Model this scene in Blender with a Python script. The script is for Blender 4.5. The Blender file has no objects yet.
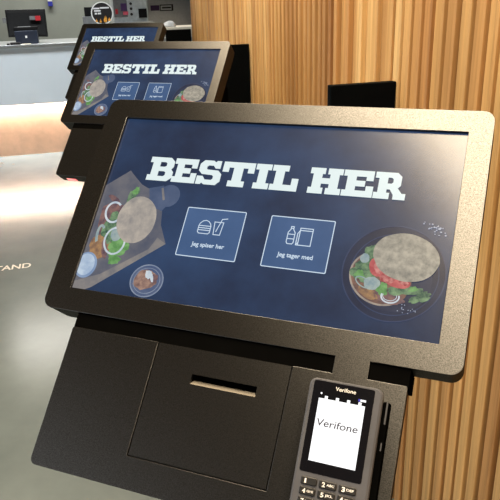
import bpy, bmesh, math, random
from mathutils import Vector, Matrix, noise as mnoise
S = bpy.context.scene
C = S.collection
random.seed(7)
PI = math.pi

# ------------------------------------------------------------------ frames
CAM = Vector((0.2874, -0.7338, 1.40))
A = Vector((0.80994, 0.58652, 0.0))        # towards the slatted wall
B = Vector((-0.58652, 0.80994, 0.0))       # along the row of kiosks, away from the camera
def ab(a, b, z):
    return Vector((CAM.x, CAM.y, 0)) + A * a + B * b + Vector((0, 0, z))
TILT = 0.7409
SN, CS = math.sin(TILT), math.cos(TILT)
ZC = 1.1393                                # height of the display centre above the floor
def kp(u, v, w):                           # display plane: u right, v up, w out of the screen
    return Vector((u, v * SN - w * CS, v * CS + w * SN + ZC))

# ------------------------------------------------------------------ materials
def srgb(r, g, b):
    f = lambda c: (c / 255 / 12.92) if c / 255 <= 0.04045 else ((c / 255 + 0.055) / 1.055) ** 2.4
    return (f(r), f(g), f(b), 1.0)
def new_mat(name):
    m = bpy.data.materials.new(name); m.use_nodes = True
    nt = m.node_tree
    return m, nt, nt.nodes['Principled BSDF']
def ramp_noise(nt, c1, c2, scale, detail=4, lo=0.35, hi=0.65, stretch=None, rough=0.6):
    tc = nt.nodes.new('ShaderNodeTexCoord'); mp = nt.nodes.new('ShaderNodeMapping')
    nz = nt.nodes.new('ShaderNodeTexNoise'); cr = nt.nodes.new('ShaderNodeValToRGB')
    nt.links.new(tc.outputs['Object'], mp.inputs['Vector'])
    if stretch: mp.inputs['Scale'].default_value = stretch
    nt.links.new(mp.outputs[0], nz.inputs['Vector'])
    nz.inputs['Scale'].default_value = scale; nz.inputs['Detail'].default_value = detail
    nz.inputs['Roughness'].default_value = rough
    cr.color_ramp.elements[0].position = lo; cr.color_ramp.elements[1].position = hi
    cr.color_ramp.elements[0].color = c1; cr.color_ramp.elements[1].color = c2
    nt.links.new(nz.outputs['Fac'], cr.inputs['Fac'])
    return cr, nz, mp
def mat(name, col, rough=0.5, metal=0.0, spec=0.5, var=0.12, scale=30.0, bump=0.0, bscale=900.0):
    m, nt, p = new_mat(name)
    c1 = tuple(c * (1 - var) for c in col[:3]) + (1,); c2 = tuple(min(1, c * (1 + var)) for c in col[:3]) + (1,)
    cr, nz, mp = ramp_noise(nt, c1, c2, scale)
    nt.links.new(cr.outputs['Color'], p.inputs['Base Color'])
    p.inputs['Roughness'].default_value = rough; p.inputs['Metallic'].default_value = metal
    p.inputs['Specular IOR Level'].default_value = spec
    if bump:
        n2 = nt.nodes.new('ShaderNodeTexNoise'); bp = nt.nodes.new('ShaderNodeBump')
        n2.inputs['Scale'].default_value = bscale; n2.inputs['Detail'].default_value = 2
        nt.links.new(mp.outputs[0], n2.inputs['Vector'])
        nt.links.new(n2.outputs['Fac'], bp.inputs['Height'])
        bp.inputs['Strength'].default_value = bump; bp.inputs['Distance'].default_value = 0.00006 if bscale > 500 else 0.002
        nt.links.new(bp.outputs[0], p.inputs['Normal'])
    return m
SCR_GLOSS = 0.22
def emat(name, c1, c2=None, strength=1.0, scale=40.0, lo=0.35, hi=0.65, detail=4, gloss=True, stretch=None):
    """glowing screen picture under one matt anti-glare cover"""
    m, nt, p = new_mat(name)
    cr, nz, mp = ramp_noise(nt, c1, c2 or c1, scale, detail, lo, hi, stretch)
    nt.links.new(cr.outputs['Color'], p.inputs['Emission Color'])
    p.inputs['Emission Strength'].default_value = strength
    p.inputs['Base Color'].default_value = (0.004, 0.004, 0.005, 1)
    p.inputs['Roughness'].default_value = SCR_GLOSS if gloss else 0.6
    p.inputs['Specular IOR Level'].default_value = 0.48
    return m
M = {}
def powder_mat():
    m = bpy.data.materials.new('black_powder_coat'); m.use_nodes = True; nt = m.node_tree
    for n in list(nt.nodes):
        if n.type == 'BSDF_PRINCIPLED': nt.nodes.remove(n)
    out = nt.nodes['Material Output']
    df = nt.nodes.new('ShaderNodeBsdfDiffuse'); gl = nt.nodes.new('ShaderNodeBsdfAnisotropic'); gl.distribution = 'BECKMANN'
    mx = nt.nodes.new('ShaderNodeMixShader')
    cr, nz, mp = ramp_noise(nt, (0.006, 0.006, 0.006, 1), (0.012, 0.011, 0.010, 1), 900, 2)
    nt.links.new(cr.outputs['Color'], df.inputs['Color'])
    gl.inputs['Color'].default_value = (1, 1, 1, 1); gl.inputs['Roughness'].default_value = 0.405
    c2, n2, m2 = ramp_noise(nt, (0.042, 0.042, 0.042, 1), (0.122, 0.120, 0.116, 1), 850, 2, 0.3, 0.7)
    nt.links.new(c2.outputs['Color'], mx.inputs['Fac'])
    nt.links.new(df.outputs[0], mx.inputs[1]); nt.links.new(gl.outputs[0], mx.inputs[2]); nt.links.new(mx.outputs[0], out.inputs['Surface'])
    return m
M['powder'] = powder_mat()
M['matte_black'] = mat('matte_black_metal', (0.002, 0.002, 0.002), 0.8, 0, 0.0, 0.1)
M['gloss_black'] = mat('column_black', (0.002, 0.003, 0.004), 0.6, 0, 0.03, 0.1)
M['chrome'] = mat('slot_lip', (0.24, 0.22, 0.19), 0.5, 0.2, 0.5, 0.05)
M['term_grey'] = mat('terminal_grey', (0.075, 0.078, 0.092), 0.5, 0, 0.22, 0.08)
M['term_black'] = mat('terminal_glass', (0.004, 0.004, 0.006), 0.22, 0, 0.4, 0.05)
M['rubber'] = mat('key_rubber', (0.012, 0.012, 0.013), 0.45, 0, 0.5, 0.1)
M['legend'] = mat('white_print', (0.75, 0.75, 0.75), 0.5)
# screen pictures
M['navy'] = emat('screen_navy', srgb(26, 40, 66), srgb(46, 70, 106), 1.0, 7.0, 0.3, 0.72, 6)
M['head'] = emat('screen_white', srgb(226, 240, 240), None, 1.0)
M['btn'] = emat('button_blue', srgb(58, 86, 126), srgb(70, 98, 140), 1.0, 10)
M['line'] = emat('button_line', srgb(205, 222, 238), None, 1.0)
M['board'] = emat('picture_board', srgb(70, 78, 98), srgb(116, 114, 118), 1.0, 30, 0.25, 0.75, 6)
M['board_edge'] = emat('picture_board_edge', srgb(104, 106, 114), srgb(140, 134, 130), 1.0, 60, 0.3, 0.7, 6)
M['board_dark'] = emat('picture_board_handle', srgb(66, 82, 112), srgb(84, 98, 126), 1.0, 30)
M['bun'] = emat('picture_bun', srgb(140, 136, 134), srgb(184, 174, 162), 1.0, 75, 0.3, 0.7, 5)
M['bun_dark'] = emat('picture_bun_crust', srgb(124, 122, 114), srgb(182, 174, 158), 1.0, 120, 0.3, 0.7, 3)
M['bun_base'] = emat('picture_bun_base', srgb(80, 66, 70), srgb(134, 100, 86), 1.0, 90)
M['bun_rim'] = emat('picture_bun_rim', srgb(138, 128, 122), srgb(170, 156, 142), 1.0, 90)
M['lettuce'] = emat('picture_lettuce', srgb(50, 84, 70), srgb(126, 156, 116), 1.0, 120, 0.35, 0.65)
M['lettuce2'] = emat('picture_lettuce_bright', srgb(84, 134, 76), srgb(124, 172, 108), 1.0, 120, 0.35, 0.65)
M['onion'] = emat('picture_onion', srgb(176, 192, 206), srgb(214, 220, 224), 1.0, 90)
M['onion_dim'] = emat('picture_onion_dim', srgb(128, 150, 158), srgb(164, 178, 172), 1.0, 90)
M['meat'] = emat('picture_meat', srgb(88, 72, 84), srgb(138, 104, 98), 1.0, 110)
M['orange'] = emat('picture_patty', srgb(118, 92, 78), srgb(170, 132, 92), 1.0, 110)
M['tomato'] = emat('picture_tomato', srgb(168, 72, 78), srgb(198, 108, 106), 1.0, 80)
M['tomato_in'] = emat('picture_tomato_core', srgb(206, 138, 132), srgb(150, 60, 66), 1.0, 160)
M['sauce'] = emat('picture_sauce', srgb(150, 172, 200), srgb(190, 206, 222), 1.0, 60)
M['bowl'] = emat('picture_bowl', srgb(118, 142, 178), srgb(140, 160, 190), 1.0, 60)
M['glass'] = emat('picture_glass_bowl', srgb(70, 86, 120), srgb(92, 104, 130), 1.0, 50)
M['glass_rim'] = emat('picture_glass_rim', srgb(112, 126, 152), srgb(140, 150, 168), 1.0, 60)
M['spice'] = emat('picture_spice', srgb(110, 86, 84), srgb(166, 134, 118), 1.0, 150, 0.35, 0.65)
M['salt'] = emat('picture_salt', srgb(120, 136, 168), srgb(190, 198, 214), 1.0, 200)
M['plate'] = emat('picture_plate', srgb(28, 37, 60), srgb(40, 50, 74), 1.0, 20)
M['plate_rim'] = emat('picture_plate_rim', srgb(42, 55, 86), srgb(56, 70, 100), 1.0, 20)
M['plate_in'] = emat('picture_plate_inner', srgb(34, 42, 66), srgb(52, 60, 82), 1.0, 60, 0.3, 0.7)
M['tscreen'] = emat('terminal_display', (1, 1, 1, 1), None, 1.25, gloss=False)
M['tink'] = emat('terminal_display_ink', srgb(52, 50, 62), None, 1.0, gloss=False)
M['red_led'] = emat('red_scanner_light', srgb(255, 110, 110), srgb(255, 170, 160), 1.6, gloss=False)
M['blue_led'] = emat('blue_status', srgb(60, 60, 210), None, 0.8, gloss=False)

def wood_mat():
    m, nt, p = new_mat('oak_slats')
    geo = nt.nodes.new('ShaderNodeNewGeometry')
    cr = nt.nodes.new('ShaderNodeValToRGB'); e = cr.color_ramp.elements
    e[0].position = 0; e[0].color = srgb(186, 138, 88); e[1].position = 1; e[1].color = srgb(226, 190, 136)
    for pos, col in ((0.3, srgb(212, 170, 114)), (0.6, srgb(198, 154, 102)), (0.8, srgb(216, 176, 120))):
        k = e.new(pos); k.color = col
    nt.links.new(geo.outputs['Random Per Island'], cr.inputs['Fac'])
    g, nz, mp = ramp_noise(nt, (0.72, 0.68, 0.62, 1), (1.06, 1.05, 1.02, 1), 1.0, 5, 0.32, 0.62, (90, 90, 2.2))
    add = nt.nodes.new('ShaderNodeVectorMath'); add.operation = 'MULTIPLY_ADD'
    tc = nt.nodes.new('ShaderNodeTexCoord')
    cmb = nt.nodes.new('ShaderNodeCombineXYZ')
    mul = nt.nodes.new('ShaderNodeMath'); mul.operation = 'MULTIPLY'; mul.inputs[1].default_value = 37.0
    nt.links.new(geo.outputs['Random Per Island'], mul.inputs[0])
    nt.links.new(mul.outputs[0], cmb.inputs['Z'])
    nt.links.new(tc.outputs['Object'], add.inputs[0]); add.inputs[1].default_value = (1, 1, 1)
    nt.links.new(cmb.outputs[0], add.inputs[2]); nt.links.new(add.outputs[0], mp.inputs['Vector'])
    mx = nt.nodes.new('ShaderNodeMixRGB'); mx.blend_type = 'MULTIPLY'; mx.inputs['Fac'].default_value = 1
    nt.links.new(cr.outputs['Color'], mx.inputs[1]); nt.links.new(g.outputs['Color'], mx.inputs[2])
    g2, n2, m2 = ramp_noise(nt, (0.76, 0.72, 0.68, 1), (1.06, 1.07, 1.06, 1), 1.0, 2, 0.36, 0.58, (3.4, 3.4, 0.06))
    mx2 = nt.nodes.new('ShaderNodeMixRGB'); mx2.blend_type = 'MULTIPLY'; mx2.inputs['Fac'].default_value = 1
    nt.links.new(mx.outputs[0], mx2.inputs[1]); nt.links.new(g2.outputs['Color'], mx2.inputs[2])
    nt.links.new(mx2.outputs[0], p.inputs['Base Color'])
    p.inputs['Roughness'].default_value = 0.55
    return m
M['wood'] = wood_mat()
M['wood_back'] = mat('oak_backing', srgb(150, 98, 54)[:3], 0.6, var=0.15)
def floor_mat():
    m, nt, p = new_mat('polished_concrete')
    g, nz, mp = ramp_noise(nt, srgb(86, 97, 102), srgb(112, 123, 128), 1.6, 8, 0.3, 0.7)
    nt.links.new(g.outputs['Color'], p.inputs['Base Color'])
    p.inputs['Roughness'].default_value = 0.2; p.inputs['Specular IOR Level'].default_value = 0.5
    return m
M['floor'] = floor_mat()
M['ceiling'] = mat('dark_ceiling', (0.012, 0.012, 0.012), 0.85)
M['backwall'] = mat('grey_green_wall', srgb(138, 144, 136)[:3], 0.6, var=0.06, scale=3)
M['counter_panel'] = mat('pale_grey_panel', srgb(214, 222, 228)[:3], 0.45, var=0.02, scale=4)
M['steel'] = mat('brushed_steel', (0.55, 0.57, 0.58), 0.32, 0.9, 0.5, 0.06, 40)
M['kick_wood'] = mat('kick_wood', srgb(216, 176, 150)[:3], 0.5, var=0.12, scale=6)
M['white_plastic'] = mat('white_plastic', (0.75, 0.75, 0.72), 0.5, var=0.04)
M['blue_plastic'] = mat('blue_plastic', srgb(40, 48, 150)[:3], 0.5, var=0.05)
M['dark_grey'] = mat('dark_grey_plastic', (0.012, 0.012, 0.012), 0.7, 0, 0.05)
M['mid_grey'] = mat('mid_grey_plastic', (0.16, 0.165, 0.165), 0.5)
M['light_grey'] = mat('light_grey_metal', (0.55, 0.59, 0.59), 0.45, 0.1)
M['navy_plastic'] = mat('navy_plastic', srgb(28, 36, 52)[:3], 0.5)
M['red_plastic'] = mat('red_plastic', srgb(190, 40, 48)[:3], 0.5)
M['pink_plastic'] = mat('pink_plastic', srgb(220, 90, 110)[:3], 0.5)
M['purple'] = mat('purple_print', srgb(70, 40, 90)[:3], 0.5)
M['cream'] = mat('cream_surface', srgb(226, 214, 190)[:3], 0.5, var=0.05)
M['cloth'] = mat('white_cloth', (0.72, 0.7, 0.66), 0.9, var=0.08, bump=0.5, bscale=60)
M['flame'] = mat('flame_print', srgb(236, 160, 60)[:3], 0.5, var=0.3, scale=60)
M['black_print'] = mat('black_print', (0.012, 0.01, 0.01), 0.5)
m, nt, p = new_mat('led_light'); cr, nz, mp = ramp_noise(nt, srgb(255, 246, 228), srgb(255, 250, 236), 3)
nt.links.new(cr.outputs['Color'], p.inputs['Emission Color']); p.inputs['Emission Strength'].default_value = 105.0
M['led'] = m

# ------------------------------------------------------------------ mesh helpers
class MB:
    def __init__(s): s.v = []; s.f = []; s.mi = []; s.cur = 0
    def add(s, vs, fs):
        o = len(s.v); s.v += [Vector(x) for x in vs]; s.f += [[i + o for i in f] for f in fs]; s.mi += [s.cur] * len(fs)
    def box(s, x0, x1, y0, y1, z0, z1, T=None):
        P = [(x0, y0, z0), (x1, y0, z0), (x1, y1, z0), (x0, y1, z0), (x0, y0, z1), (x1, y0, z1), (x1, y1, z1), (x0, y1, z1)]
        if T: P = [T(*q) for q in P]
        s.add(P, [(3, 2, 1, 0), (4, 5, 6, 7), (0, 1, 5, 4), (1, 2, 6, 5), (2, 3, 7, 6), (3, 0, 4, 7)])
    def prism(s, poly, z0, z1, T=None):
        n = len(poly); P = [(x, y, z0) for x, y in poly] + [(x, y, z1) for x, y in poly]
        if T: P = [T(*q) for q in P]
        s.add(P, [tuple(reversed(range(n))), tuple(range(n, 2 * n))] + [(i, (i + 1) % n, n + (i + 1) % n, n + i) for i in range(n)])
    def loft(s, rings, T=None):
        n = len(rings[0]); P = [q for r in rings for q in r]
        if T: P = [T(*q) for q in P]
        F = [tuple(reversed(range(n)))]
        for k in range(len(rings) - 1):
            F += [(k * n + i, k * n + (i + 1) % n, (k + 1) * n + (i + 1) % n, (k + 1) * n + i) for i in range(n)]
        F.append(tuple(range((len(rings) - 1) * n, len(rings) * n)))
        s.add(P, F)
    def flat(s, poly, z, T):
        s.add([T(x, y, z) for x, y in poly], [tuple(range(len(poly)))])
    def stroke(s, pts, wd, z, T, closed=False):
        n = len(pts); rng = range(n if closed else n - 1)
        for i in rng:
            a, b = Vector(pts[i]), Vector(pts[(i + 1) % n]); d = (b - a)
            if d.length < 1e-9: continue
            d.normalize(); nn = Vector((-d.y, d.x)) * wd / 2; e = d * wd / 2 * 0.9
            s.flat([a - e - nn, b + e - nn, b + e + nn, a - e + nn], z, T)
    def build(s, name, mats, parent=None, bevel=0.0, smooth=False):
        me = bpy.data.meshes.new(name); me.from_pydata([tuple(v) for v in s.v], [], s.f)
        mats = mats if isinstance(mats, (list, tuple)) else [mats]
        for x in mats: me.materials.append(x)
        for pl, i in zip(me.polygons, s.mi): pl.material_index = i; pl.use_smooth = smooth
        bm = bmesh.new(); bm.from_mesh(me)
        bmesh.ops.recalc_face_normals(bm, faces=bm.faces) if not getattr(s, 'keep', False) else None
        bm.to_mesh(me); bm.free()
        o = bpy.data.objects.new(name, me); C.objects.link(o)
        if parent: o.parent = parent
        if bevel:
            b = o.modifiers.new('bevel', 'BEVEL'); b.width = bevel; b.segments = 3; b.limit_method = 'ANGLE'; b.angle_limit = 0.6
        return o
def thing(name, label, cat, loc=(0, 0, 0), group=None):
    o = bpy.data.objects.new(name, None); C.objects.link(o); o.location = loc; o.empty_display_size = 0.1
    o['label'] = label; o['category'] = cat
    if group: o['group'] = group
    return o
def tag(o, label, cat, group=None):
    o['label'] = label; o['category'] = cat
    if group: o['group'] = group
    return o
def rpoly(pts, r, seg=6):
    """polygon with rounded corners; r a number or one per corner"""
    out = []; n = len(pts)
    rs = r if isinstance(r, (list, tuple)) else [r] * n
    for i in range(n):
        p0, p1, p2 = Vector(pts[i - 1]), Vector(pts[i]), Vector(pts[(i + 1) % n]); ri = rs[i]
        if ri <= 0: out.append(tuple(p1)); continue
        d0 = (p0 - p1).normalized(); d2 = (p2 - p1).normalized()
        ang = d0.angle(d2); t = ri / math.tan(ang / 2)
        a, b = p1 + d0 * t, p1 + d2 * t
        c = p1 + (d0 + d2).normalized() * ri / math.sin(ang / 2)
        va, vb = a - c, b - c; tot = va.angle_signed(vb)
        for k in range(seg + 1):
            th = -tot * k / seg
            out.append((c.x + va.x * math.cos(th) - va.y * math.sin(th), c.y + va.x * math.sin(th) + va.y * math.cos(th)))
    return out
def rect(x0, x1, y0, y1): return [(x0, y0), (x1, y0), (x1, y1), (x0, y1)]
def ell(cx, cy, rx, ry, rot=0, n=40, wob=0, seed=0, a0=0, a1=2 * PI):
    rnd = random.Random(seed); ph = [rnd.uniform(0, 6.28) for _ in range(4)]; out = []
    full = abs(a1 - a0 - 2 * PI) < 1e-6
    for k in range(n):
        t = a0 + (a1 - a0) * k / (n if full else n - 1)
        q = 1 + wob * (math.sin(3 * t + ph[0]) + 0.8 * math.sin(5 * t + ph[1]) + 0.6 * math.sin(8 * t + ph[2]) + .5 * math.sin(13 * t + ph[3])) / 2
        x, y = rx * q * math.cos(t), ry * q * math.sin(t)
        out.append((cx + x * math.cos(rot) - y * math.sin(rot), cy + x * math.sin(rot) + y * math.cos(rot)))
    return out
def ring(mb, cx, cy, rx, ry, rot, wd, z, T, a0=0, a1=2 * PI, n=36):
    full = abs(a1 - a0 - 2 * PI) < 1e-6
    o = ell(cx, cy, rx + wd / 2, ry + wd / 2, rot, n, a0=a0, a1=a1); i = ell(cx, cy, rx - wd / 2, ry - wd / 2, rot, n, a0=a0, a1=a1)
    for k in range(n if full else n - 1):
        j = (k + 1) % n
        mb.flat([i[k], o[k], o[j], i[j]], z, T)
def curve_fill(polys, depth=0.0, bevel=0.0):
    """fill closed outlines (inner ones become holes); returns verts, faces, centred on z = 0"""
    cu = bpy.data.curves.new('tmp', 'CURVE'); cu.dimensions = '2D'; cu.fill_mode = 'BOTH'
    cu.extrude = depth / 2 - bevel if depth else 0; cu.bevel_depth = bevel; cu.bevel_resolution = 1
    if bevel: cu.offset = -bevel
    for pl in polys:
        sp = cu.splines.new('POLY'); sp.points.add(len(pl) - 1); sp.use_cyclic_u = True
        for q, (x, y) in zip(sp.points, pl): q.co = (x, y, 0, 1)
    ob = bpy.data.objects.new('tmp', cu); C.objects.link(ob)
    me = bpy.data.meshes.new_from_object(ob.evaluated_get(bpy.context.evaluated_depsgraph_get()))
    vs = [v.co.copy() for v in me.vertices]; fs = [tuple(p.vertices) for p in me.polygons]
    bpy.data.objects.remove(ob); bpy.data.curves.remove(cu); bpy.data.meshes.remove(me)
    return vs, fs
def plate(mb, polys, w0, w1, T, bevel=0.0):
    vs, fs = curve_fill(polys, w1 - w0, bevel); mid = (w0 + w1) / 2
    mb.add([T(v.x, v.y, v.z + mid) for v in vs], fs)
def shape(mb, polys, w, T):
    vs, fs = curve_fill(polys); mb.add([T(v.x, v.y, w) for v in vs], fs)
def text(mb, body, x0, x1, y, h, w, T, bold=0.0, shear=0.0, spacing=1.0):
    """lettering stretched to x0..x1 with capital height h, baseline y"""
    cu = bpy.data.curves.new('tmp', 'FONT'); cu.body = body; cu.size = 1; cu.offset = bold; cu.shear = shear; cu.space_character = spacing
    cu.fill_mode = 'FRONT'
    ob = bpy.data.objects.new('tmp', cu); C.objects.link(ob)
    me = bpy.data.meshes.new_from_object(ob.evaluated_get(bpy.context.evaluated_depsgraph_get()))
    vs = [v.co.copy() for v in me.vertices]; fs = [tuple(p.vertices) for p in me.polygons]
    bpy.data.objects.remove(ob); bpy.data.curves.remove(cu); bpy.data.meshes.remove(me)
    mx0 = min(v.x for v in vs); mx1 = max(v.x for v in vs); cap = 0.73
    mb.add([T(x0 + (v.x - mx0) / (mx1 - mx0) * (x1 - x0), y + v.y / cap * h, w) for v in vs], fs)

# ------------------------------------------------------------------ setting
def struct(o): o['kind'] = 'structure'; return o
def abT(a, b, z): return ab(a, b, z)
ZCEIL = 3.0
mb = MB(); mb.box(-3.6, 3.0, -2.6, 9.6, -0.06, 0, abT); struct(mb.build('floor', M['floor']))
mb = MB(); mb.box(-3.6, 3.0, -2.6, 9.6, ZCEIL, ZCEIL + 0.06, abT); struct(mb.build('ceiling', M['ceiling']))
mb = MB(); mb.box(-3.6, 3.0, 9.5, 9.6, 0, ZCEIL, abT); struct(mb.build('wall_back', M['backwall']))
WA = 0.735                                  # face of the slats
mb = MB(); mb.cur = 1
mb.box(WA + 0.036, WA + 0.16, -2.6, 4.535, 0, ZCEIL, abT)
mb.cur = 0
b = -2.6; i = 0; rnd = random.Random(11)
while b < 4.52:
    wide = 1.50 < b < 1.86
    wd = rnd.choice((0.029, 0.031, 0.033)); gap = 0.062 if wide else 0.0165
    deep = 1.86 <= b < 2.6
    if deep: wd, gap = 0.021, 0.027
    if b + wd > 4.535: break
    dep = rnd.choice((0, 0, 0, 0.003))
    prof = [(WA + 0.036, b), (WA + 0.036, b + wd), (WA + dep + 0.003, b + wd), (WA + dep, b + wd - 0.004), (WA + dep, b + 0.004), (WA + dep + 0.003, b)]
    mb.prism(prof, 0.0, ZCEIL, abT)
    if wide: mb.prism([(WA + .0165, b + wd + .006), (WA + .0165, b + wd + .058), (WA + .036, b + wd + .058), (WA + .036, b + wd + .006)], 0.0, ZCEIL, abT)
    b += wd + gap
struct(mb.build('wall_right', [M['wood'], M['wood_back']]))

# ------------------------------------------------------------------ kiosk
W, H = 0.4766, 0.2637
OL, OR, OT, OB = -0.2727, 0.2666, 0.1619, -0.1630
PL, PR, PT, PB = -0.2150, 0.2130, -0.1828, -0.3560
NL, NR = 0.1300, 0.1695
def glyph(ch):
    t, s = 0.235, 0.30
    if ch == 'I': return [[[(0, 0), (1, 0), (1, t), (.78, t), (.78, 1 - t), (1, 1 - t), (1, 1), (0, 1), (0, 1 - t), (.22, 1 - t), (.22, t), (0, t)]]]
    if ch == 'L': return [[[(0, 0), (1, 0), (1, .5), (.76, .5), (.76, t), (.46, t), (.46, 1 - t), (.6, 1 - t), (.6, 1), (0, 1), (0, 1 - t), (.13, 1 - t), (.13, t), (0, t)]]]
    if ch == 'T': return [[[(.24, 0), (.76, 0), (.76, t), (.65, t), (.65, 1 - t), (.8, 1 - t), (.8, .58), (1, .58), (1, 1), (0, 1), (0, .58), (.2, .58), (.2, 1 - t), (.35, 1 - t), (.35, t), (.24, t)]]]
    if ch == 'H': return [[[(0, 0), (.46, 0), (.46, t), (.38, t), (.38, .39), (.62, .39), (.62, t), (.54, t), (.54, 0), (1, 0), (1, t), (.9, t), (.9, 1 - t), (1, 1 - t), (1, 1), (.54, 1), (.54, 1 - t), (.62, 1 - t), (.62, .61), (.38, .61), (.38, 1 - t), (.46, 1 - t), (.46, 1), (0, 1), (0, 1 - t), (.1, 1 - t), (.1, t), (0, t)]]]
    if ch == 'E': return [[[(0, 0), (1, 0), (1, .42), (.76, .42), (.76, t), (.42, t), (.42, .39), (.72, .39), (.72, .61), (.42, .61), (.42, 1 - t), (.74, 1 - t), (.74, .62), (.97, .62), (.97, 1), (0, 1), (0, 1 - t), (.12, 1 - t), (.12, t), (0, t)]]]
    if ch == 'B': return [[[(0, 0), (.82, 0), (1, .16), (1, .4), (.9, .51), (.97, .61), (.97, .84), (.8, 1), (0, 1), (0, 1 - t), (.12, 1 - t), (.12, t), (0, t)],
                           [(.42, .2), (.64, .2), (.70, .25), (.70, .36), (.64, .41), (.42, .41)], [(.42, .6), (.62, .6), (.68, .65), (.68, .75), (.62, .8), (.42, .8)]]]
    if ch == 'R': return [[[(0, 0), (.5, 0), (.5, t), (.40, t), (.40, .36), (.50, .36), (.62, .16), (.62, 0), (1, 0), (1, t), (.88, t), (.74, .42), (.82, .52), (.82, .86), (.68, 1), (0, 1), (0, 1 - t), (.12, 1 - t), (.12, t), (0, t)],
                           [(.40, .58), (.52, .58), (.57, .63), (.57, .74), (.52, .8), (.40, .8)]]]
    if ch == 'S': return [[[(0, 0), (.2, 0), (.26, .06), (.36, 0), (.84, 0), (1, .16), (1, .46), (.84, .6), (.38, .62), (.34, .66), (.34, .74), (.4, .79), (.6, .79), (.7, .68), (.9, .68), (.9, 1), (.72, 1), (.66, .94), (.56, 1), (.18, 1), (.02, .84), (.02, .56), (.18, .42), (.62, .4), (.68, .35), (.68, .25), (.62, .2), (.36, .2), (.24, .34), (0, .34)]]]
K = []
def make_kiosk(loc, label, ca=0.0, cb=.717):
    root = thing('ordering_kiosk', label, 'ordering kiosk', loc, 'self service ordering kiosks along the slatted wall')
    # ---- one folded front sheet: bezel, neck and lower panel
    r = 0.014
    DL, DR, DT, DB = -0.0893, 0.0845, PT, -0.3200
    outline = [(OL, OB), (NL, OB), (NL, PT), (DR, PT), (DR, DB), (DL, DB), (DL, PT), (PL, PT), (PL, PB), (PR, PB), (PR, PT), (NR, PT), (NR, OB), (OR, OB), (OR, OT), (OL, OT)]
    outl = rpoly(outline, [r, 0, 0, 0, 0, 0, 0, .002, .008, .008, .002, 0, 0, r, r, r])
    hole = rect(-W / 2, W / 2, -H / 2, H / 2)
    mb = MB(); plate(mb, [outl, hole], -0.004, 0, kp, 0.0004)
    mb.build('front_panel', M['powder'], root)
    # ---- printer door with the receipt slot
    mb = MB(); plate(mb, [rect(DL + .0015, DR - .0015, DB + .0015, DT - 0.0006), rect(-.0345, .0482, -.2252, -.2134)], -.0042, -.0004, kp)
    door = mb.build('printer_door', M['powder'], root)
    mb = MB(); mb.add([kp(-.0345, -.2252, -.0006), kp(.0482, -.2252, -.0006), kp(.0482, -.2196, -.010), kp(-.0345, -.2196, -.010)], [(0, 1, 2, 3)])
    mb.box(-.0345, .0482, -.2275, -.2253, -.012, -.005, kp)
    mb.build('slot_lip', M['chrome'], door)['label'] = 'pale metal lip of the receipt slot'
    mb = MB(); mb.box(-.05, .06, -.24, -.20, -.019, -.014, kp); mb.build('slot_cavity', M['matte_black'], door)
    # ---- screen housing behind the bezel (open at the opening, dark inside)
    d = -0.055
    mb = MB()
    o1 = rpoly([(OL + .0004, OB + .0004), (OR - .0004, OB + .0004), (OR - .0004, OT - .0004), (OL + .0004, OT - .0004)], r)
    mb.loft([[(x, y, -.046) for x, y in o1], [(x, y, -.0135) for x, y in o1]], kp)
    o2 = [(x * .985, y * .98) for x, y in o1]
    mb.loft([[(x, y, d) for x, y in o2], [(x, y, -.046) for x, y in o1]], kp)
    vs, fs = curve_fill([o1, rect(-W / 2 - .001, W / 2 + .001, -H / 2 - .001, H / 2 + .001)], 0.0095)
    mb.add([kp(v.x, v.y, v.z - .00885) for v in vs], fs)
    mb.build('screen_housing', M['powder'], root)
    # ---- back box bridging the notches, and the lower housing
    mb = MB(); mb.box(PL - .0006, PR + .0006, -.1835, -.1628, -.056, -.003, kp); mb.box(PL + .02, PR - .02, -.26, -.10, -.075, -.0555, kp); mb.build('spine', M['matte_black'], root)
    mb = MB()
    lo = rpoly([(PL + .0005, PB + .0005), (PR - .0005, PB + .0005), (PR - .0005, PT - .003), (PL + .0005, PT - .003)], [.008, .008, .002, .002])
    lb = [(x * .985, max(y, PB + .004)) for x, y in lo]
    mb.loft([[(x, y, -.045) for x, y in lb], [(x, y, -.020) for x, y in lo]], kp)
    vs, fs = curve_fill([lo, rect(DL + .006, DR - .006, DB + .006, PT - .012)], 0.0155)
    mb.add([kp(v.x, v.y, v.z - .01225) for v in vs], fs)
    low = mb.build('lower_housing', M['powder'], root)
    mb = MB(); mb.box(-.186, -.152, PB + .0002, PB + .004, -.036, -.022, kp)
    mb.build('scanner_window', M['red_led'], low)['label'] = 'red lit window under the lower housing'
    # ---- arm and wall column
    def lab(a, b, z): return A * a + B * b + Vector((0, 0, z))
    mb = MB(); mb.box(.368 + ca, .5365 + ca, cb, cb + .023, 0, ZC + .051, lab); mb.build('wall_column', M['gloss_black'], root, .002)
    mb = MB()
    e0 = Vector((0.0, 0.06, ZC - 0.16)); e1 = lab(.40 + ca, cb - .002, ZC - 0.16); dr = (e1 - e0).normalized(); sd = dr.cross(Vector((0, 0, 1)))
    P = []
    for e in (e0, e1):
        for sx, sz in ((-1, -1), (1, -1), (1, 1), (-1, 1)): P.append(e + sd * .03 * sx + Vector((0, 0, .035 * sz)))
    mb.add(P, [(0, 1, 2, 3), (7, 6, 5, 4), (0, 4, 5, 1), (1, 5, 6, 2), (2, 6, 7, 3), (3, 7, 4, 0)])
    mb.build('support_arm', M['matte_black'], root)
    # ---- display
    z0 = -.0045; st = .00022
    mb = MB(); mb.box(-W / 2, W / 2, -H / 2, H / 2, -.0125, z0, kp)
    scr = mb.build('screen', M['navy'], root); scr['label'] = 'lit dark blue touch screen'
    L = lambda k: z0 + st * k
    def T(u, v, w): return kp(.2874 + (u - .2874) * 1.006, -.3029 + (v + .3029) * 1.006, w)
    # headline
    mb = MB()
    hy0, hh = .0340, .0360
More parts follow.
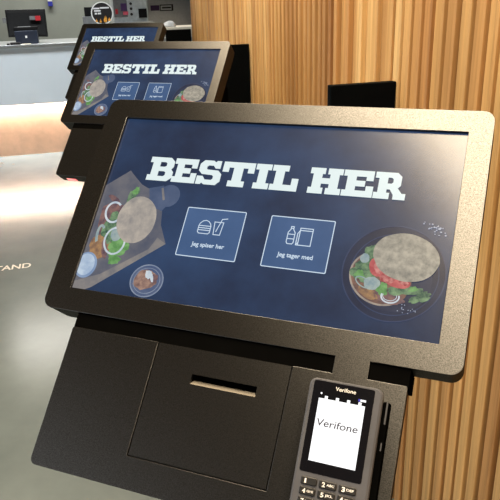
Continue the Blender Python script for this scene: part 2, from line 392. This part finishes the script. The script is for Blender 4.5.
    for ch, x, w in (('B', -.1757, .0385), ('E', -.1372, .0355), ('S', -.1002, .0345), ('T', -.0652, .0450), ('I', -.0185, .0215), ('L', .0045, .0370), ('H', .0555, .0420), ('E', .0988, .0385), ('R', .1382, .0385)):
        for g in glyph(ch):
            shape(mb, [[(x + px * w, hy0 + py * hh) for px, py in poly] for poly in g], L(5), T)
    mb.build('headline', M['head'], scr)['label'] = 'white slab lettering reading BESTIL HER'
    # buttons
    def button(name, x0, x1, y0, y1, icon, words, tx0, tx1, ty, th, lab):
        mb = MB(); o = rpoly(rect(x0, x1, y0, y1), .0015)
        mb.flat(o, L(3), T); mb.cur = 1
        wl = .0012
        shape(mb, [rpoly(rect(x0 - wl / 2, x1 + wl / 2, y0 - wl / 2, y1 + wl / 2), .002), rpoly(rect(x0 + wl / 2, x1 - wl / 2, y0 + wl / 2, y1 - wl / 2), .0012)], L(4), T)
        for pts, wd, cl in icon: mb.stroke(pts, wd, L(5), T, cl)
        text(mb, words, tx0, tx1, ty, th, L(5), T, bold=.022)
        mb.build(name, [M['btn'], M['line']], scr)['label'] = lab
    lw = .0011
    bx = -.0775
    ic1 = [([(bx, -.0248), (bx + .0012, -.0215), (bx + .0045, -.0182), (bx + .0085, -.017), (bx + .0125, -.0182), (bx + .0158, -.0215), (bx + .017, -.0248)], lw, True),
           ([(bx, -.0278), (bx + .017, -.0278)], lw, False), ([(bx, -.0308), (bx + .017, -.0308)], lw, False),
           ([(bx, -.0308), (bx, -.0335), (bx + .002, -.0355), (bx + .015, -.0355), (bx + .017, -.0335), (bx + .017, -.0308)], lw, False),
           ([(bx, -.0248), (bx, -.0308)], lw, False), ([(bx + .017, -.0248), (bx + .017, -.0308)], lw, False)]
    cx = -.0565
    ic1 += [([(cx, -.018), (cx + .0125, -.018), (cx + .0108, -.0355), (cx + .0017, -.0355)], lw, True),
            ([(cx + .0045, -.031), (cx + .0095, -.0135), (cx + .0165, -.0122)], lw, False)]
    button('dine_in_button', -.0993, -.0168, -.0683, -.0008, ic1, 'Jeg spiser her', -.0812, -.0352, -.0535, .0058, 'blue button with burger and cup icon reading Jeg spiser her')
    qx = .0437
    ic2 = [([(qx + .0028, -.0135), (qx + .0062, -.0135), (qx + .0062, -.0172), (qx + .009, -.0215), (qx + .009, -.0345), (qx + .0075, -.0365), (qx + .0015, -.0365), (qx, -.0345), (qx, -.0215), (qx + .0028, -.0172)], lw, True),
           ([(qx, -.0238), (qx + .009, -.0238)], lw, False), ([(qx, -.0298), (qx + .009, -.0298)], lw, False), ([(qx + .0028, -.0158), (qx + .0062, -.0158)], lw, False)]
    gx = .0562
    ic2 += [([(gx + .0025, -.0145), (gx + .0185, -.0145), (gx + .0185, -.037), (gx + .0025, -.037)], lw, True), ([(gx + .0025, -.0175), (gx + .0185, -.0175)], lw, False),
            ([(gx + .0025, -.0175), (gx, -.022), (gx, -.037), (gx + .0025, -.037)], lw, False), ([(gx, -.037), (gx + .0025, -.0335)], lw, False)]
    button('takeaway_button', .0181, .0997, -.0688, -.0014, ic2, 'Jeg tager med', .0358, .0812, -.0540, .0058, 'blue button with bottle and bag icon reading Jeg tager med')
    # picture of a burger on a board, left
    X0 = -W / 2
    ms = ['board', 'board_edge', 'board_dark', 'bun', 'lettuce', 'lettuce2', 'onion', 'meat', 'orange', 'navy', 'tomato', 'onion_dim']
    mb = MB(); c = lambda n: setattr(mb, 'cur', ms.index(n))
    c('board'); mb.flat([(X0, .0185), (-.2034, .0465), (-.1960, .0400), (-.1886, .0340), (-.1790, .0265), (-.1684, .0220), (-.1560, .0195), (-.1470, .0140), (-.1385, -.0010), (-.1355, -.0160), (-.1325, -.0300), (-.1177, -.0556), (-.2074, -.1276), (-.2160, -H / 2), (X0, -H / 2)], L(1), T)
    c('board_dark'); mb.flat(ell(-.1335, .0130, .0165, .0165, 0, 30), L(2), T); mb.flat([(-.166, .022), (-.145, .0275), (-.131, .0), (-.1375, -.010), (-.158, -.004)], L(1.5), T)
    c('board_edge'); mb.flat([(-.1177, -.0556), (-.2074, -.1276), (-.2160, -H / 2), (X0, -H / 2), (X0, -.1235), (-.20, -.108), (-.1400, -.0655), (-.1320, -.0480)], L(2), T)
    mb.stroke([(-.1455, .0225), (-.1395, .0075)], .0032, L(3), T)
    c('meat'); mb.flat(ell(-.2065, -.0330, .022, .030, .3, 40, .08, 3), L(2), T)
    c('orange'); mb.flat(ell(-.2140, -.0705, .0165, .0180, .2, 36, .10, 4), L(3), T)
    c('meat'); mb.flat(ell(-.2055, -.0730, .0045, .0150, .35, 20, .1, 9), L(4), T); mb.flat(ell(-.214, .0005, .012, .004, -.5, 20, .1, 10), L(4), T)
    c('lettuce'); mb.flat(ell(-.2010, -.0420, .0170, .0240, .1, 44, .16, 5), L(4), T); mb.flat(ell(-.1875, .0080, .0060, .0150, -.35, 36, .22, 6), L(4), T)
    c('lettuce2'); mb.flat(ell(-.1855, -.0690, .0155, .0130, .3, 44, .16, 7), L(5), T); mb.flat(ell(-.1860, -.0860, .0090, .0070, 0, 34, .2, 8), L(5), T); mb.flat(ell(-.1850, .0155, .0042, .0060, -.4, 26, .25, 16), L(5), T)
    c('onion'); ring(mb, -.2085, -.0190, .0125, .0150, .3, .0030, L(6), T, .6, 5.2); ring(mb, -.1935, -.0600, .0155, .0190, .25, .0027, L(6), T)
    c('onion_dim'); mb.flat(ell(-.1945, -.050, .008, .011, .3, 24, .08, 17), L(5.5), T); ring(mb, -.2170, -.0560, .0060, .0160, .2, .0040, L(6), T, .8, 3.6)
    c('bun'); mb.flat(ell(-.1708, -.0262, .0293, .0345, .12, 60, .012, 1), L(7), T)
    mb.build('burger_board_picture', [M[x] for x in ms], scr)['label'] = 'burger on a grey wooden board'
    ms2 = ['bowl', 'sauce', 'board_edge']; mb = MB()
    def clipx(poly): return [(max(x, X0 + .0002), max(y, -H / 2 + .0002)) for x, y in poly]
    mb.cur = 0; mb.flat(clipx(ell(-.2255, -.0985, .0165, .0185, 0, 40)), L(6), T)
    mb.cur = 1; mb.flat(clipx(ell(-.2262, -.0980, .0138, .0155, 0, 40)), L(7), T)
    mb.build('sauce_bowl_picture', [M[x] for x in ms2], scr)['label'] = 'round bowl of pale sauce'
    ms3 = ['glass', 'glass_rim', 'spice', 'onion', 'meat']; mb = MB()
    mb.cur = 0; mb.flat(ell(-.1292, -.1085, .0238, .0222, .15, 44), L(3), T)
    mb.cur = 2; mb.flat(ell(-.1320, -.1075, .0165, .0135, .2, 40, .1, 12), L(4), T)
    mb.cur = 4; mb.flat(ell(-.1205, -.1040, .0065, .0060, .2, 20, .15, 14), L(5), T)
    mb.cur = 3; mb.flat(ell(-.1285, -.1000, .0050, .0060, .5, 16, .2, 13), L(6), T); mb.flat(ell(-.1225, -.1050, .0022, .0052, .4, 12, .2, 15), L(6), T)
    mb.cur = 1; ring(mb, -.1292, -.1085, .0232, .0216, .15, .0016, L(5), T); ring(mb, -.1292, -.1085, .0188, .0172, .15, .0009, L(5), T)
    mb.build('spice_bowl_picture', [M[x] for x in ms3], scr)['label'] = 'glass bowl of brown spices'
    # picture of a burger on a dark plate, right
    ms4 = ['plate', 'plate_rim', 'plate_in', 'bun_base', 'bun_rim', 'lettuce', 'lettuce2', 'tomato', 'tomato_in', 'onion', 'onion_dim', 'bun_dark', 'salt', 'orange', 'meat']
    mb = MB(); c = lambda n: setattr(mb, 'cur', ms4.index(n))
    c('plate'); mb.flat(ell(.1775, -.0575, .0590, .0585, 0, 64), L(1), T)
    c('plate_rim'); ring(mb, .1775, -.0575, .0585, .0580, 0, .0016, L(2), T, n=64); ring(mb, .1785, -.0590, .0500, .0490, 0, .0012, L(2), T, n=64)
    c('plate_in'); mb.flat(ell(.1790, -.0680, .0440, .0360, 0, 50, .03, 20), L(2), T)
    c('bun_base'); mb.flat(ell(.1640, -.0660, .0365, .0310, -.45, 50, .02, 21), L(3), T)
    c('bun_rim'); ring(mb, .1640, -.0660, .0360, .0305, -.45, .0022, L(3.5), T, 2.3, 6.0)
    c('orange'); mb.flat(ell(.1530, -.0850, .0130, .0060, -.5, 30, .1, 22), L(4), T)
    c('meat'); mb.flat(ell(.1770, -.0880, .0180, .0070, -.15, 30, .1, 32), L(4), T)
    c('lettuce'); mb.flat(ell(.1450, -.0590, .0150, .0140, .6, 50, .2, 23), L(5), T); mb.flat(ell(.1500, -.0360, .0080, .0120, -.5, 40, .2, 24), L(5), T); mb.flat(ell(.1930, -.0770, .0200, .0060, .1, 44, .25, 25), L(5), T)
    mb.flat(ell(.2120, -.0830, .0125, .0055, .5, 40, .25, 26), L(4), T)
    c('lettuce2'); mb.flat(ell(.1690, -.0790, .0060, .0080, 0, 30, .25, 27), L(6), T); mb.flat(ell(.2030, -.0745, .0050, .0030, .4, 26, .3, 33), L(6), T); mb.flat(ell(.1400, -.0640, .0055, .0050, 0, 26, .25, 34), L(6), T)
    c('onion_dim'); mb.flat(ell(.1560, -.0735, .0095, .0080, 0, 36, .06, 28), L(6), T); mb.flat(ell(.1430, -.0440, .0055, .0060, 0, 26, .06, 35), L(6), T); ring(mb, .1460, -.0735, .0100, .0050, -.5, .0014, L(6.5), T)
    c('onion'); ring(mb, .1790, -.0865, .0100, .0075, 0, .0018, L(7), T, 2.8, 6.6); ring(mb, .1785, -.0860, .0078, .0055, 0, .0008, L(7), T, 2.8, 6.6)
    c('tomato'); mb.flat(ell(.1585, -.0535, .0085, .0120, .4, 36, .03, 29), L(7), T); mb.flat(ell(.1800, -.0640, .0200, .0100, -.35, 40, .03, 30), L(7.5), T)
    c('tomato_in'); mb.flat(ell(.1600, -.0545, .0042, .0075, .4, 24, .1, 31), L(8), T); mb.flat(ell(.1720, -.0655, .0085, .0058, -.3, 24, .15, 36), L(8.3), T); mb.flat(ell(.1915, -.0680, .0060, .0032, -.3, 24, .15, 37), L(8.3), T)
    c('bun_dark'); mb.flat(ell(.1893, -.0375, .0380, .0290, -.17, 60, .012, 2), L(9), T)
    c('salt')
    rs = random.Random(4)
    for _ in range(26): mb.flat(ell(.2165 + rs.gauss(0, .0065), .0010 + rs.gauss(0, .0045), rs.uniform(.0005, .0014), rs.uniform(.0005, .0012), 0, 7), L(4), T)
    for _ in range(16): mb.flat(ell(.1930 + rs.gauss(0, .014), -.1000 + rs.gauss(0, .003), .0006, .0006, 0, 6), L(4), T)
    mb.build('burger_plate_picture', [M[x] for x in ms4], scr)['label'] = 'burger with tomato on a dark round plate'
    return root
kiosk = make_kiosk((0, 0, 0), 'nearest black ordering kiosk, its whole large screen and lower panel in full view')
def copy_tree(o, parent=None):
    c = o.copy(); C.objects.link(c)
    if parent: c.parent = parent
    for ch in list(o.children): copy_tree(ch, c)
    return c
k2 = copy_tree(kiosk); k2.location = ab(.1955, 2.203, 0) - ab(.198, .763, 0)
k2['label'] = 'middle black ordering kiosk, half hidden behind the nearest one, red light under its panel'
k3 = make_kiosk(ab(.206, 3.978, 0) - ab(.198, .763, 0), 'farthest and smallest black ordering kiosk, mostly hidden behind the middle one', .004, .512)
k3.rotation_euler = (0, 0, .0227)

# ------------------------------------------------------------------ payment terminal on the nearest kiosk
TT = math.radians(37.0); ts, tcs = math.sin(TT), math.cos(TT)
TO = kp(.12, -.26, .05)
def tp(x, y, w):                           # millimetres
    x, y, w = x / 1000, y / 1000, w / 1000
    return TO + Vector((x, y * ts - w * tcs, y * tcs + w * ts))
term = thing('card_terminal', 'grey handheld card terminal with glowing white screen on the nearest kiosk panel', 'card terminal', tp(39, -30, -40))
inv = Matrix.Translation(-Vector(term.location))
def tq(x, y, w): return inv @ tp(x, y, w)
bodyp = lambda gx, gy0, gy1, r: rpoly([(1 + gx, -117 + gy0), (77 - gx, -117 + gy0), (77 - gx, 61.5 - gy1), (1 + gx, 61.5 - gy1)], r, 5)
mb = MB()
mb.loft([[(x, y, -30) for x, y in bodyp(6, 6, 10, 6)], [(x, y, -24) for x, y in bodyp(2.2, 2, 4, 7)], [(x, y, -5) for x, y in bodyp(0, 0, .5, 7.5)], [(x, y, -1.6) for x, y in bodyp(.5, .4, 0.6, 7.2)], [(x, y, 0) for x, y in bodyp(2.6, 1.8, 1.8, 6)]], tq)
mb.build('body', M['term_grey'], term, smooth=False)
mb = MB(); mb.prism(rpoly(rect(6.2, 68.6, -31.7, 58.6), 2.2, 4), 0.02, .5, tq)
gl = mb.build('glass_face', M['term_black'], term); gl['label'] = 'glossy black glass face'
mb = MB(); mb.flat(rect(13.6, 61, -20.5, 41.3), .7, tq)
rr = random.Random(2)
for x in (19.5, 31, 42.5, 54): mb.flat(rect(x, x + 3.2, 41.3, 44.3), .7, tq)
mb.flat(ell(15.5, 46.2, 1.0, 1.0, 0, 14), .7, tq); mb.flat(rect(55.5, 61.2, 45.2, 47.2), .7, tq)
mb.cur = 1; mb.flat(rect(53.5, 55.3, 45.0, 47.4), .7, tq)
mb.cur = 2; text(mb, 'Verifone', 15.5, 57.5, 14.2, 7.4, .85, tq, shear=.08, bold=.008)
mb.build('display', [M['tscreen'], M['blue_led'], M['tink']], gl)['label'] = 'bright white display reading Verifone'
mb = MB(); text(mb, 'Verifone', 29, 50, 51.3, 3.9, .75, tq, bold=.01); mb.build('logo', M['legend'], gl)['label'] = 'small white lettering reading Verifone'
keys = [('1', ''), ('2', 'ABC'), ('3', 'DEF'), ('4', 'GHI'), ('5', 'JKL'), ('6', 'MNO'), ('7', 'PQRS'), ('8', 'TUV'), ('9', 'WXYZ'), ('*', ''), ('0', ''), ('#', '')]
cols = ((9.8, 26.2), (28.2, 46.0), (48.0, 65.2))
for i, (dg, lt) in enumerate(keys):
    x0, x1 = cols[i % 3]; yt = -36.2 - 9.6 * (i // 3); yb = yt - 7.4
    o = rpoly(rect(x0, x1, yb, yt), 1.8, 4); cx_, cy_ = (x0 + x1) / 2, (yt + yb) / 2
    o2 = [(cx_ + (x - cx_) * .9, cy_ + (y - cy_) * .82) for x, y in o]
    mb = MB(); mb.loft([[(x, y, -.5) for x, y in o], [(x, y, 1.0) for x, y in o], [(x, y, 1.7) for x, y in o2]], tq)
    k = mb.build('key', M['rubber'], term)
    dw = 1.7 if dg == '1' else 3.2
    mb = MB(); text(mb, dg, x0 + 4.8 - dw / 2, x0 + 4.8 + dw / 2, yb + 1.6, 4.4, 1.8, tq, bold=.03)
    if lt: text(mb, lt, x0 + 7.8, x1 - 2.2, yb + 2.9, 2.2, 1.8, tq, bold=.02)
    mb.build('legend', M['legend'], k)
# holder arm on the right edge and the mount behind
mb = MB(); mb.prism(rpoly(rect(75.5, 82.5, -117, 50), 2.5, 4), -30, -14, tq); mb.build('holder_rail', M['matte_black'], term, .0008)
mb = MB(); mb.prism(rpoly(rect(79.6, 81.2, 28, 50), .7, 3), -13.8, -12.6, tq); mb.prism(rpoly(rect(79.6, 80.8, 2, 10), .6, 3), -13.8, -12.8, tq); mb.build('rail_glints', M['term_grey'], term)  # grey slivers standing in for small highlights on the black rail
mb = MB(); mb.prism(rpoly(rect(20, 58, -30, 25), 6, 4), -46, -29, tq); mb.build('mount', M['matte_black'], term)

# ------------------------------------------------------------------ floor lettering
mb = MB(); text(mb, 'TAND', -.605, -.405, 3.598, .072, .0012, abT, bold=.02)
tag(mb.build('floor_sticker', M['legend']), 'white capital letters TAND stuck on the grey floor left of the nearest kiosk', 'floor lettering')

# ------------------------------------------------------------------ counter at the back
cnt = thing('service_counter', 'long pale grey service counter with steel top and wooden base across the back', 'counter', ab(-.8, 6.6, 0))
cinv = Matrix.Translation(-Vector(cnt.location))
def cT(a, b, z): return cinv @ ab(a, b, z)
mb = MB(); mb.box(-3.4, 1.9, 6.45, 6.48, .50, 1.0, cT); mb.build('front_panel', M['counter_panel'], cnt)
mb = MB(); mb.box(-3.4, 1.9, 6.43, 7.15, 1.0, 1.03, cT); mb.build('worktop', M['steel'], cnt, .004)
mb = MB(); mb.box(-3.4, 1.9, 6.62, 7.1, 0, 1.0, cT); mb.build('wooden_base', M['kick_wood'], cnt)
mb = MB(); mb.box(-3.3, 1.8, 6.575, 6.615, .525, .54, cT); mb.build('light_strip', M['led'], cnt)

# till: monitor seen from behind
till = thing('till_monitor', 'black till monitor seen from behind on the left of the back counter', 'till', ab(-.44, 6.78, 1.03))
ti = Matrix.Translation(-Vector(till.location))
def tl(a, b, z): return ti @ ab(a, b, z)
mb = MB()
mb.loft([[tuple((a, b_, z)) for a, z, b_ in q] for q in (
    [(-.615, 1.085, 6.72), (-.262, 1.075, 6.72), (-.262, 1.318, 6.83), (-.622, 1.322, 6.83)],
    [(-.60, 1.10, 6.69), (-.28, 1.09, 6.69), (-.28, 1.29, 6.80), (-.605, 1.295, 6.80)])], tl)
mb.build('monitor_back', M['dark_grey'], till)
mb = MB(); mb.add([tl(-.622, 6.83, 1.322), tl(-.262, 6.83, 1.318), tl(-.262, 6.865, 1.318), tl(-.622, 6.865, 1.322), tl(-.622, 6.828, 1.306), tl(-.262, 6.828, 1.302)], [(0, 1, 2, 3), (4, 5, 1, 0)])
mb.build('lit_top_edge', M['white_plastic'], till)['label'] = 'top edge coloured white for the light on it'  # light catching the monitor's top edge, put in as white colour
mb = MB(); mb.box(-.645, -.615, 6.72, 6.78, 1.21, 1.255, tl); mb.build('card_reader', M['mid_grey'], till)
mb = MB(); mb.box(-.355, -.31, 6.72, 6.74, 1.222, 1.262, tl); mb.build('red_sticker', M['red_plastic'], till)['label'] = 'small red sticker'
mb = MB(); mb.box(-.405, -.357, 6.72, 6.74, 1.228, 1.262, tl); mb.build('grey_sticker', M['mid_grey'], till)['label'] = 'small grey sticker'
mb = MB(); mb.box(-.50, -.38, 6.80, 6.92, 1.03, 1.25, tl); mb.build('stand', M['dark_grey'], till, .01)
pr = thing('receipt_printer', 'dark navy receipt printer standing in front of the till monitor', 'printer', ab(-.44, 6.58, 1.03))
pi_ = Matrix.Translation(-Vector(pr.location))
def pT(a, b, z): return pi_ @ ab(a, b, z)
mb = MB(); mb.box(-.54, -.345, 6.50, 6.66, 1.03, 1.145, pT); mb.build('body', M['navy_plastic'], pr, .006)
mb = MB(); mb.box(-.545, -.34, 6.505, 6.67, 1.145, 1.175, pT); mb.build('lid', M['dark_grey'], pr, .006)
mb = MB(); mb.box(-.51, -.40, 6.53, 6.60, 1.1752, 1.178, pT); mb.build('paper_slot', M['mid_grey'], pr)
mb = MB(); mb.add([pT(-.452, 6.4985, 1.083), pT(-.436, 6.4985, 1.083), pT(-.436, 6.4985, 1.102), pT(-.452, 6.4985, 1.102)], [(0, 1, 2, 3)]); mb.build('badge', M['white_plastic'], pr)
rd = thing('hand_scanner', 'small black device lying on the counter edge left of the printer', 'scanner', ab(-.57, 6.47, 1.03))
ri = Matrix.Translation(-Vector(rd.location))
def rT(a, b, z): return ri @ ab(a, b, z)
mb = MB(); mb.box(-.585, -.50, 6.435, 6.485, 1.03, 1.052, rT); mb.build('body', M['black_print'], rd, .004)
mb = MB(); mb.box(-.615, -.590, 6.436, 6.47, 1.03, 1.045, rT); mb.build('trigger', M['black_print'], rd, .003)
mb = MB(); mb.box(-.49, -.41, 6.435, 6.49, 1.03, 1.036, abT)
tag(mb.build('paper_slip', M['cream']), 'pale paper slip lying on the counter edge below the printer', 'paper')

# wall dispenser
ds = thing('wall_dispenser', 'small white and blue dispenser on the grey back wall', 'dispenser', ab(-.285, 9.5, 1.32))
di = Matrix.Translation(-Vector(ds.location))
def dT(a, b, z): return di @ ab(a, b, z)
mb = MB(); mb.box(-.315, -.258, 9.43, 9.5, 1.375, 1.50, dT); mb.build('top', M['white_plastic'], ds, .006)
mb = MB(); mb.box(-.315, -.258, 9.43, 9.5, 1.315, 1.374, dT); mb.build('base', M['blue_plastic'], ds, .006)

# round sign with flames, standing on the counter
sg = thing('round_sign', 'round black sign with white rim and flames standing on the back counter', 'sign', ab(.25, 6.6, 1.03))
si = Matrix.Translation(-Vector(sg.location))
def sT(a, b, z): return si @ ab(a, b, z)
sc_, sr = (.252, 1.266), .100
mb = MB(); sw = lambda x, y, w: sT(x, 6.6 - w, y)
mb.prism(ell(sc_[0], sc_[1], sr, sr, 0, 48), -.01, 0, sw)
dsc = mb.build('disc', M['black_print'], sg)
mb = MB(); ring(mb, sc_[0], sc_[1], sr - .004, sr - .004, 0, .010, .001, sw, n=48); mb.build('rim', M['white_plastic'], dsc)['label'] = 'thin white rim'
mb = MB()
for x0, x1, y, h in ((.175, .232, 1.302, .013), (.236, .318, 1.306, .013), (.182, .240, 1.281, .013), (.185, .205, 1.257, .015), (.212, .242, 1.257, .015)): mb.flat(rect(x0, x1, y, y + h), .0012, sw)
mb.build('lettering', M['legend'], dsc)['label'] = 'short rows of small white lettering'
mb = MB()
for x, y, w_, h in ((.195, 1.19, .022, .030), (.232, 1.185, .020, .034), (.275, 1.185, .030, .060), (.312, 1.195, .022, .035), (.285, 1.205, .012, .040)):
    mb.flat([(x - w_ * .4, y), (x + w_ * .4, y), (x + w_ * .5, y + h * .3), (x + w_ * .15, y + h * .62), (x + w_ * .12, y + h), (x - w_ * .2, y + h * .66), (x - w_ * .5, y + h * .35)], .0014, sw)
mb.build('flames', M['flame'], dsc)['label'] = 'orange printed flames'
mb = MB(); mb.box(.22, .285, 6.605, 6.66, 1.03, 1.17, sT); mb.build('stand', M['dark_grey'], sg)
gb = thing('counter_appliance', 'dark grey stepped appliance standing behind the round sign', 'appliance', ab(.12, 6.9, 1.03))
gi = Matrix.Translation(-Vector(gb.location))
def gT(a, b, z): return gi @ ab(a, b, z)
mb = MB(); mb.box(.075, .21, 6.88, 7.02, 1.03, 1.235, gT); mb.build('base', M['mid_grey'], gb, .006)
mb = MB(); mb.box(.098, .21, 6.89, 7.01, 1.236, 1.318, gT); mb.build('hopper', M['dark_grey'], gb, .006)

# kitchen appliance with buttons
fr = thing('kitchen_appliance', 'light grey kitchen appliance with black buttons right of the round sign', 'appliance', ab(.58, 7.55, 0))
fi = Matrix.Translation(-Vector(fr.location))
def fT(a, b, z): return fi @ ab(a, b, z)
mb = MB(); mb.box(.40, .745, 7.4, 8.0, 0, 1.50, fT); fb = mb.build('cabinet', M['light_grey'], fr, .006)
mb = MB(); mb.box(.405, .545, 7.392, 7.4, 1.205, 1.49, fT); mb.build('side_panel', M['mid_grey'], fr)
mb = MB(); mb.box(.478, .541, 7.380, 7.392, 1.265, 1.338, fT); mb.build('display', M['purple'], fr)
mb = MB(); mb.box(.498, .55, 7.378, 7.391, 1.225, 1.258, fT); mb.build('pink_switch', M['pink_plastic'], fr)['label'] = 'pink switch'
mb = MB(); mb.box(.42, .445, 7.378, 7.391, 1.235, 1.285, fT); mb.build('red_switch', M['red_plastic'], fr)['label'] = 'red switch'
for z in (1.333, 1.283, 1.228):
    mb = MB(); mb.prism(ell(.585, z, .014, .014, 0, 20), 0, .012, lambda x, y, w: fT(x, 7.4 - w, y)); mb.build('button', M['black_print'], fr)
mb = MB(); mb.box(.66, .745, 7.38, 7.4, 1.19, 1.28, fT); mb.build('tap', M['dark_grey'], fr)
mb = MB(); mb.box(.38, .80, 7.30, 7.42, 1.12, 1.155, fT); mb.build('ledge', M['steel'], fr)
# steel cabinet with label
hd = thing('steel_cabinet', 'brushed steel kitchen cabinet with a purple label beside the slatted wall', 'cabinet', ab(1.05, 8, 0))
hi = Matrix.Translation(-Vector(hd.location))
def hT(a, b, z): return hi @ ab(a, b, z)
mb = MB(); mb.box(.80, 1.75, 7.8, 8.5, 0, 1.9, hT); mb.build('body', M['steel'], hd, .004)
mb = MB(); mb.box(.832, .93, 7.792, 7.8, 1.247, 1.303, hT); mb.build('purple_label', M['purple'], hd)
mb = MB(); hw = lambda x, y, w: hT(x, 7.8 - w, y)
shape(mb, [rect(.935, 1.085, 1.240, 1.308), rect(.945, 1.066, 1.250, 1.298)], .004, hw); mb.flat(rect(.96, 1.06, 1.266, 1.282), .004, hw); mb.build('framed_label', M['black_print'], hd)
for x in (.83, .93, 1.03, 1.13, 1.23): 
    mb = MB(); mb.prism(ell(x, 1.365, .008, .008, 0, 12), 0, .006, lambda x_, y, w: hT(x_, 7.8 - w, y)); mb.build('rivet', M['white_plastic'], hd)
# tray with cloth on the counter
mb = MB(); mb.box(.60, 1.35, 6.62, 7.0, 1.03, 1.115, abT)
tag(mb.build('serving_tray', M['cream'], bevel=.006), 'cream raised tray on the right end of the back counter', 'tray')
mb = MB()
n, mm = 18, 7; pts = []
for j in range(mm):
    ph = j / (mm - 1) * PI / 2
    for i in range(n):
        th = 2 * PI * i / n; q = 1 + .22 * mnoise.noise(Vector((math.cos(th) * 1.7, math.sin(th) * 1.7, j * .5)))
        rad = .058 * math.cos(ph) ** .7 * q
        pts.append((.895 + rad * 1.15 * math.cos(th), 6.75 + rad * math.sin(th), 1.116 + .05 * math.sin(ph) ** 1.3 * (1 + .2 * mnoise.noise(Vector((i * .9, j, 3))))))
F = [(j * n + i, j * n + (i + 1) % n, (j + 1) * n + (i + 1) % n, (j + 1) * n + i) for j in range(mm - 1) for i in range(n)] + [tuple(reversed(range(n)))]
mb.add([ab(*q) for q in pts], F)
tag(mb.build('crumpled_cloth', M['cloth'], smooth=True), 'crumpled white cloth lying on the cream tray', 'cloth')

# ------------------------------------------------------------------ lights
def area(name, loc, target, sx, sy, power, col, spread=PI):
    l = bpy.data.lights.new(name, 'AREA'); l.shape = 'RECTANGLE'; l.size = sx; l.size_y = sy; l.energy = power; l.color = col; l.spread = spread
    o = bpy.data.objects.new(name, l); C.objects.link(o); o.location = loc
    z = -(Vector(target) - Vector(loc)).normalized(); y = B - z * B.dot(z); y.normalize(); x = y.cross(z)
    o.rotation_euler = Matrix((x, y, z)).transposed().to_euler()
    return o
WARM = (1.0, 0.80, 0.54); NEUT = (1.0, 0.96, 0.90); DAY = (0.92, 0.97, 1.0)
area('wall_wash_light', ab(.13, .7, 2.95), ab(.13, .7, 0), .40, 6.4, 158, WARM, math.radians(120))
area('counter_light', ab(-.6, 5.75, 2.95), ab(-.6, 6.3, .4), 2.5, .4, 30, DAY, math.radians(80))
area('kitchen_light', ab(.2, 8.3, 2.95), ab(.2, 8.5, 0), 3.0, .8, 105, NEUT)
o = area('side_fill_light', ab(-3.5, .8, 1.3), ab(0, .8, .9), 2.0, 5.0, 60, DAY)  # unseen fill added on the left to light the floor, no window there

w = bpy.data.worlds.new('world'); S.world = w; w.use_nodes = True
w.node_tree.nodes['Background'].inputs[0].default_value = (0.75, 0.8, 0.85, 1); w.node_tree.nodes['Background'].inputs[1].default_value = 0.03

# ------------------------------------------------------------------ camera
cd = bpy.data.cameras.new('camera'); cam = bpy.data.objects.new('camera', cd); C.objects.link(cam)
cam.location = CAM; cam.rotation_euler = (1.1958, 0.0304, 0.3781)
cd.sensor_width = 36; cd.lens = 653.29 * 36 / 500; cd.clip_start = 0.05
S.camera = cam
S.view_settings.view_transform = 'Standard'; S.view_settings.look = 'None'; S.view_settings.gamma = 1.0; S.view_settings.exposure = 0.0
